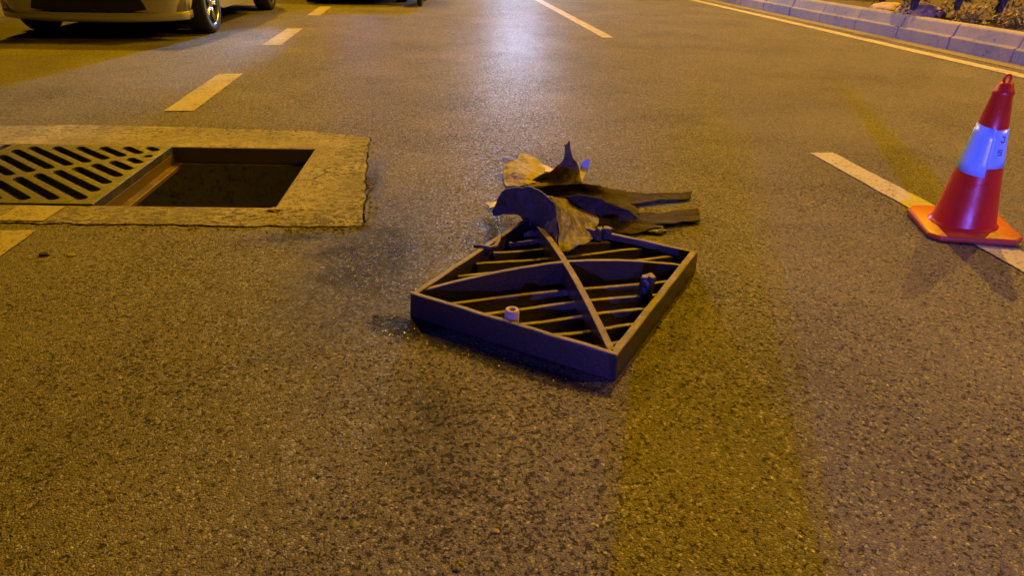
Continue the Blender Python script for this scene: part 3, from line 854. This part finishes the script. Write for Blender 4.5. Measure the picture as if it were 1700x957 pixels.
# ------------------------------------------------------------------ cars
white = NT('car_paint'); white.set(Base_Color=(.52,.52,.54), Roughness=.28, Coat_Weight=.8, Coat_Roughness=.05, Metallic=.2)
blackp = simple('black_plastic', (.012,.012,.014), .4)
glass = NT('dark_glass'); glass.set(Base_Color=(.01,.012,.015), Roughness=.05, Metallic=0, Specular_IOR_Level=.9)
rubber = simple('tyre_rubber', (.018,.018,.018), .75, 0, .3, 60, .002)
alloy = NT('alloy'); alloy.set(Base_Color=(.6,.6,.6), Roughness=.25, Metallic=.9)
lens_ = NT('lamp_glass'); lens_.set(Base_Color=(.5,.5,.5), Roughness=.08, Metallic=.3)
def car_body(W, Lc):
    """half sections front to back: y, list of (x,z) from the sill up to the roof middle"""
    S = [(0.00,[(.60,.30),(.66,.42),(.66,.55),(.62,.66),(.40,.70),(0,.71)]),
         (0.10,[(.74,.24),(.80,.40),(.80,.56),(.74,.70),(.45,.76),(0,.78)]),
         (0.32,[(.84,.22),(.88,.42),(.88,.60),(.82,.76),(.5,.83),(0,.85)]),
         (0.46,[(.85,.62),(.89,.64),(.89,.68),(.85,.79),(.5,.87),(0,.89)]),
         (0.80,[(.86,.70),(.90,.71),(.90,.74),(.87,.83),(.52,.92),(0,.94)]),
         (1.14,[(.86,.62),(.90,.64),(.90,.72),(.88,.87),(.54,.97),(0,.99)]),
         (1.20,[(.85,.22),(.90,.42),(.90,.74),(.88,.89),(.56,.99),(0,1.01)]),
         (1.45,[(.85,.22),(.90,.42),(.90,.76),(.87,.92),(.62,1.04),(0,1.06)]),
         (2.05,[(.85,.22),(.90,.42),(.90,.78),(.86,.95),(.60,1.40),(0,1.44)]),
         (3.00,[(.85,.22),(.90,.42),(.90,.80),(.86,.96),(.60,1.43),(0,1.47)]),
         (3.30,[(.85,.22),(.90,.42),(.90,.82),(.86,.97),(.60,1.41),(0,1.45)]),
         (3.36,[(.86,.62),(.90,.65),(.90,.82),(.86,.98),(.60,1.39),(0,1.43)]),
         (3.68,[(.86,.70),(.90,.72),(.90,.84),(.86,.99),(.60,1.30),(0,1.34)]),
         (4.02,[(.86,.62),(.90,.65),(.89,.86),(.85,1.0),(.62,1.12),(0,1.15)]),
         (4.10,[(.83,.26),(.88,.42),(.87,.86),(.83,1.0),(.62,1.07),(0,1.10)]),
         (4.42,[(.76,.30),(.80,.45),(.80,.82),(.76,.96),(.55,1.0),(0,1.02)]),
         (4.50,[(.66,.36),(.70,.48),(.70,.78),(.66,.90),(.5,.93),(0,.94)])]
    bm = bmesh.new(); rings = []
    for y_, h in S:
        ring = [bm.verts.new((x_,y_,z_)) for x_,z_ in h] + [bm.verts.new((-x_,y_,z_)) for x_,z_ in h[-2::-1]]
        rings.append(ring)
    for A, B in zip(rings, rings[1:]):
        for i in range(len(A)-1): bm.faces.new((A[i],A[i+1],B[i+1],B[i]))
    bm.faces.new(rings[0]); bm.faces.new(rings[-1][::-1])
    return bm
def make_car(paint_):
    r = empty('parked_car')
    bo = link('body', car_body(1.8,4.5), paint_, r, True)
    m = bo.modifiers.new('s','SUBSURF'); m.levels = m.render_levels = 2
    b = bmesh.new(); box(b, (0,2.25,.30), (1.30,4.0,.22)); link('underbody', b, blackp, r)
    # front bumper: cream lip curving round, black intake above it
    def curved(x_, back=0): return .015+.20*(abs(x_)/.84)**3.2+back
    def strip(z0, z1, fr, hw, back, dz=0):
        bm = bmesh.new(); prev = None; k = 30
        for i in range(k+1):
            x_ = -hw+2*hw*i/k; y_ = curved(x_)-fr; rise = dz*(abs(x_)/hw)**3
            q = [(y_,z0+.02+rise),(y_+.02,z0+rise),(y_+back,z0+.01+rise),(y_+back,z1+rise),(y_+.01,z1+rise),(y_,z1-.015+rise)]
            v_ = [bm.verts.new((x_,a,c)) for a,c in q]
            if prev:
                for j in range(6): bm.faces.new((prev[j],prev[(j+1)%6],v_[(j+1)%6],v_[j]))
            else: bm.faces.new(v_[::-1])
            prev = v_
        bm.faces.new(prev); return bm
    link('bumper_lip', strip(.185,.275,.05,.84,.16,.02), paint_, r, True)
    link('lower_grille', strip(.278,.47,.03,.765,.12,.03), blackp, r, True)
    for s_ in (-1,1):
        b = bmesh.new(); k = 8
        for i in range(k):
            x0 = (.77+.07*i/k)*s_; x1 = (.77+.07*(i+1)/k)*s_
            y0, y1 = curved(x0)-.045, curved(x1)-.045
            v_ = [b.verts.new(q) for q in ((x0,y0,.27+.02),(x1,y1,.27+.02),(x1,y1+.01,.56),(x0,y0+.01,.56),(x0,y0+.1,.29),(x1,y1+.1,.29),(x1,y1+.1,.56),(x0,y0+.1,.56))]
            for f in ((0,1,2,3),(4,7,6,5),(0,4,5,1),(3,2,6,7),(1,5,6,2),(0,3,7,4)): b.faces.new([v_[j] for j in f])
        link('bumper_corner', b, paint_, r, True)
    for s_ in (-1,1):
        b = bmesh.new(); bmesh.ops.create_uvsphere(b, u_segments=16, v_segments=10, radius=1, matrix=Matrix.Translation((.66*s_,.14,.66))@Matrix.Diagonal((.17,.14,.07,1)))
        link('headlight', b, lens_.m, r, True)
        b = bmesh.new(); box(b, (.62*s_,4.46,.80), (.28,.06,.13)); bevel_mod(link('tail_light', b, simple('red_lens',(.3,.01,.01),.2), r), .02)
        b = bmesh.new(); box(b, (1.0*s_,1.62,1.02), (.16,.1,.12)); bevel_mod(link('mirror', b, paint_, r), .03)
    b = bmesh.new()
    def quad_(b, pts_): b.faces.new([b.verts.new(q) for q in pts_])
    quad_(b, [(-.80,1.46,1.085),(.80,1.46,1.085),(.60,2.02,1.445),(-.60,2.02,1.445)]); solid(link('windscreen', b, glass.m, r), .01)
    b = bmesh.new(); quad_(b, [(-.60,3.50,1.42),(.60,3.50,1.42),(.66,4.05,1.13),(-.66,4.05,1.13)]); solid(link('rear_window', b, glass.m, r), .01)
    for s_ in (-1,1):
        b = bmesh.new(); quad_(b, [(.885*s_,1.75,1.0),(.885*s_,3.5,1.02),(.66*s_,3.1,1.40),(.66*s_,2.1,1.38)]); solid(link('side_window', b, glass.m, r), .01)
    for s_ in (-1,1):
        for y_ in (.80,3.69):
            mt = Matrix.Translation((s_*.80,y_,.315)) @ Matrix.Rotation(R(90)*s_,4,'Y')
            b = bmesh.new(); lathe(b, [(.215,-.095),(.30,-.10),(.315,-.08),(.318,0),(.315,.08),(.30,.10),(.215,.098),(.20,.06),(.20,-.06)], 40, mt, True)
            ty = link('tyre', b, rubber, r, True)
            b = bmesh.new(); lathe(b, [(.205,.06),(.215,.10),(.222,.10),(.222,.04)], 40, mt, True)
            lathe(b, [(.0,.05),(.045,.05),(.05,.085),(.03,.095),(0.0,.095)], 20, mt)
            for k in range(5):
                a = 2*math.pi*k/5+.3
                for da in (-.10,.10):
                    m_ = mt @ Matrix.Rotation(a+da,4,'Z'); vs_ = []
                    for (xx,yy,zz) in ((.03,-.012,.06),(.21,-.014,.065),(.21,.014,.065),(.03,.012,.06),(.03,-.010,.09),(.21,-.012,.092),(.21,.012,.092),(.03,.010,.09)):
                        vs_.append(b.verts.new(m_ @ Vector((xx,yy,zz))))
                    for f in ((0,3,2,1),(4,5,6,7),(0,1,5,4),(1,2,6,5),(2,3,7,6),(3,0,4,7)): b.faces.new([vs_[i] for i in f])
            bmesh.ops.remove_doubles(b, verts=b.verts, dist=.00005)
            link('rim', b, alloy.m, ty, True)
            b = bmesh.new(); lathe(b, [(.02,-.02),(.198,-.02),(.198,.01),(.02,.01)], 24, mt, True); link('brake_disc', b, blackp, ty)
    return r
car = make_car(white.m)
car.scale.x = 1.12; car.location = (-3.48, 8.02, 0); car.rotation_euler.z = R(-2)
tag(car, 'white car at the top left, only its low bumper and alloy wheel in view', 'car', 'cars stopped on the road')
car2 = copy_tree(car); car2.scale.x = 1; car2.location = (-1.22, 12.75, 0); car2.rotation_euler.z = 0
tag(car2, 'car farther up the road, one tyre and its shadow just inside the frame', 'car', 'cars stopped on the road')

# ------------------------------------------------------------------ scooter whose front wheel shows at the top edge
sc_ = empty('motor_scooter', (-.10,12.45,0), R(-4))
tag(sc_, 'parked two wheeler with only its narrow front tyre showing at the top edge', 'scooter')
for y_ in (.22,1.45):
    mt = Matrix.Translation((0,y_,.22)) @ Matrix.Rotation(R(90),4,'Y')
    b = bmesh.new(); lathe(b, [(.15,-.04),(.20,-.04),(.22,-.02),(.222,0),(.22,.02),(.20,.04),(.15,.04)], 32, mt, True); t_ = link('wheel', b, rubber, sc_, True)
    b = bmesh.new(); lathe(b, [(.01,-.03),(.15,-.03),(.15,.03),(.01,.03)], 24, mt, True); link('rim', b, blackp, t_)
b = bmesh.new(); tube(b, [(0,.22,.24),(0,.34,.7),(0,.42,1.0)], [.04,.035,.03]); tube(b, [(-.32,.45,1.02),(0,.42,1.0),(.32,.45,1.02)], .016); link('fork', b, blackp, sc_, True)
b = bmesh.new(); box(b, (0,.5,.62), (.36,.06,.6), 0); bevel_mod(link('leg_shield', b, blackp, sc_), .03)
b = bmesh.new(); box(b, (0,.85,.30), (.28,.7,.08)); bevel_mod(link('floorboard', b, blackp, sc_), .02)
b = bmesh.new(); box(b, (0,1.35,.55), (.32,.7,.35)); bevel_mod(link('rear_body', b, blackp, sc_), .08)
b = bmesh.new(); box(b, (0,1.3,.77), (.28,.7,.09)); bevel_mod(link('seat', b, blackp, sc_), .04)

# ------------------------------------------------------------------ the photographer squats behind the phone; the long yellow shadow is theirs
def skin_body(name, pts, edges, mat, parent=None, root=0, lv=2):
    me = bpy.data.meshes.new(name); me.from_pydata([p[:3] for p in pts], edges, []); me.materials.append(mat)
    o = bpy.data.objects.new(name, me); C.objects.link(o)
    if parent: o.parent = parent
    m = o.modifiers.new('skin','SKIN'); m.use_smooth_shade = True
    for i, p in enumerate(pts):
        sv = me.skin_vertices[0].data[i]; sv.radius = (p[3], p[4] if len(p) > 4 else p[3]); sv.use_root = (i == root)
    m2 = o.modifiers.new('sub','SUBSURF'); m2.levels = m2.render_levels = lv
    return o
P0 = (.03,-.42)
pp = [(0,-.14,.40,.19,.13),(0,-.08,.58,.17,.11),(0,.0,.76,.18,.11),(0,.05,.88,.07),(0,.07,.94,.055),(0,.09,1.03,.08,.10),(0,.10,1.11,.065,.08),
      (-.08,-.10,.38,.11),(-.12,.18,.48,.08),(-.10,.0,.14,.08),(-.10,-.02,.06,.06),(-.10,.12,.04,.045),
      (.08,-.10,.38,.11),(.12,.18,.48,.08),(.10,.0,.14,.08),(.10,-.02,.06,.06),(.10,.12,.04,.045),
      (-.15,.01,.80,.06),(-.18,.13,.64,.045),(-.14,.30,.92,.03),(.15,.01,.80,.06),(.17,.14,.66,.045),(.02,.32,.95,.03)]
ed = [(0,1),(1,2),(2,3),(3,4),(4,5),(5,6),(0,7),(7,8),(8,9),(9,10),(10,11),(0,12),(12,13),(13,14),(14,15),(15,16),(2,17),(17,18),(18,19),(2,20),(20,21),(21,22)]
per = skin_body('person', pp, ed, simple('dark_clothes', (.03,.03,.04), .9))
per.location = (*P0,0); tag(per, 'person in dark clothes squatting behind the camera, seen only by their long shadow', 'person')

# ------------------------------------------------------------------ loose stones and a fallen leaf
stone_m = simple('dark_stone', (.035,.03,.026), .6); pale_m = simple('pale_stone', (.3,.24,.15), .7)
def stone(px, py, s, mat, label, nm='stone', cat='stone', flat=.5, seed=1):
    if px > 300 and px != 457: s *= .6
    bm = bmesh.new(); bmesh.ops.create_icosphere(bm, subdivisions=2, radius=1)
    for v in bm.verts:
        k = 1+.45*noise.noise(v.co*1.3+Vector((seed*7,0,0))); v.co = Vector((v.co.x*s*1.35*k, v.co.y*s*k, v.co.z*s*flat*k))
    p_ = G(px,py); o = link(nm, bm, mat, None, False, (p_.x,p_.y,s*flat*.7))
    tag(o, label, cat, 'loose stones on the asphalt'); return o
stone(75,424,.014,stone_m,'black stone lying just below the lane dash at the left','stone',seed=1)
stone(119,425,.011,pale_m,'pale flat stone right of the black stone near the left lane dash',seed=2,flat=.35)
stone(442,615,.008,pale_m,'small pale stone alone on the asphalt left of the lifted grate',seed=3)
stone(457,351,.02,pale_m,'broken grey lump on the front edge of the open pit',seed=4)
stone(824,884,.009,simple('ochre_stone',(.3,.2,.05),.6),'yellowish stone low in the middle of the road',seed=5)
stone(758,947,.010,stone_m,'black stone at the bottom edge of the photo',seed=6)
stone(573,860,.008,stone_m,'dark wet stone low on the road left of centre',seed=7)
stone(1493,531,.007,stone_m,'dark stone on the asphalt below the cone',seed=8)
stone(622,524,.006,stone_m,'small dark chip on wet asphalt left of the lifted grate corner',seed=9)

# ------------------------------------------------------------------ planting on the median
rockm = simple('ochre_rock', (.36,.27,.12), .85, 0, .35, 12, .01)
for px, py, zc, s, lab in ((1475,9,.33,(.26,.22,.11),'low ochre rock behind the kerb, farther of the two rocks'),
                           (1530,16,.33,(.33,.26,.15),'larger ochre rock behind the kerb between the shrubs')):
    bm = bmesh.new(); bmesh.ops.create_icosphere(bm, subdivisions=4, radius=1)
    for v in bm.verts:
        k = 1+.25*noise.noise(v.co*1.5+Vector((px,0,0)))+.08*noise.noise(v.co*6)
        v.co = Vector((v.co.x*s[0]*k, v.co.y*s[1]*k, v.co.z*s[2]*k))
    p_ = G(px,py,zc); tag(link('rock', bm, rockm, None, True, (p_.x,p_.y,.27)), lab, 'rock', 'rocks on the median')
leafm = NT('leaf'); lc = leafm.mix(leafm.noise(3,3,.5), (.045,.07,.02), (.10,.12,.035)); leafm.set(Base_Color=lc, Roughness=.45)
leafy = NT('yellow_leaf'); lc = leafy.mix(leafy.noise(9,3,.5), (.16,.13,.03), (.34,.27,.07)); leafy.set(Base_Color=lc, Roughness=.5)
bark = simple('bark', (.09,.07,.05), .85, 0, .4, 20, .004)
def leaves(bm, cen, rad, n_, sz, rnd_):
    for _ in range(n_):
        d = Vector((rnd_.gauss(0,1),rnd_.gauss(0,1),rnd_.gauss(0,1))).normalized()*(rnd_.random()**.45)
        c_ = Vector(cen)+Vector((d.x*rad[0],d.y*rad[1],d.z*rad[2]))
        if noise.noise(c_*5) < -.18: continue
        rot = Matrix.Rotation(rnd_.uniform(0,6.28),3,'Z') @ Matrix.Rotation(rnd_.uniform(-.9,1.1),3,'X')
        s = sz*rnd_.uniform(.6,1.4)
        q = [Vector((0,-s,0)),Vector((s*.42,-s*.1,s*.12)),Vector((0,s,0)),Vector((-s*.42,-s*.1,s*.12))]
        bm.faces.new([bm.verts.new(c_+rot@v_) for v_ in q])
shr = [(1445,12,.55,.9,0,'slender dark shrub at the far end of the planted median'),
       (1497,28,.5,1.0,0,'upright shrub with thin trunk between the two ochre rocks'),
       (1568,30,.6,1.1,0,'dark leafy shrub right of the larger ochre rock'),
       (1612,38,.35,.28,1,'low yellow leaved plant in front of the dark shrubs'),
       (1640,36,.7,1.2,0,'tall dark green shrub behind the kerb, second from the right edge'),
       (1690,42,.38,.32,1,'low yellow leaved plant at the right edge of the photo'),
       (1705,30,.75,1.3,0,'tall dark green shrub at the right edge of the photo'),
       (1400,-4,.5,.9,0,'farthest small shrub peeping over the kerb at the top edge')]
for i, (px, py, rd, ht, kind, lab) in enumerate(shr):
    p_ = G(px,py,.27); rn = random.Random(i+20)
    if not kind: p_ += Vector((.35,.3,0))
    r = empty('low_plant' if kind else 'shrub', (p_.x,p_.y,.25)); tag(r, lab, 'plant' if kind else 'shrub', 'plants on the median')
    b = bmesh.new()
    for k in range(3 if kind else 6):
        a = rn.uniform(0,6.28); q = Vector((math.cos(a),math.sin(a),0))
        tube(b, [(0,0,-.05), q*rd*.12+Vector((0,0,ht*.3)), q*rd*.4+Vector((0,0,ht*.8))], [.022,.016,.006] if not kind else [.008,.006,.003], 6)
    link('trunk', b, bark, r, True)
    b = bmesh.new(); 
    if kind: leaves(b, (0,0,.10), (rd*.8,rd*.6,.13), 420, .035, rn)
    else:
        leaves(b, (0,0,ht*.62), (rd*.7,rd*.7,ht*.5), 1500, .038, rn); leaves(b, (0,0,.12), (rd*.6,rd*.6,.12), 160, .03, rn)
    link('crown', b, leafy.m if kind else leafm.m, r)
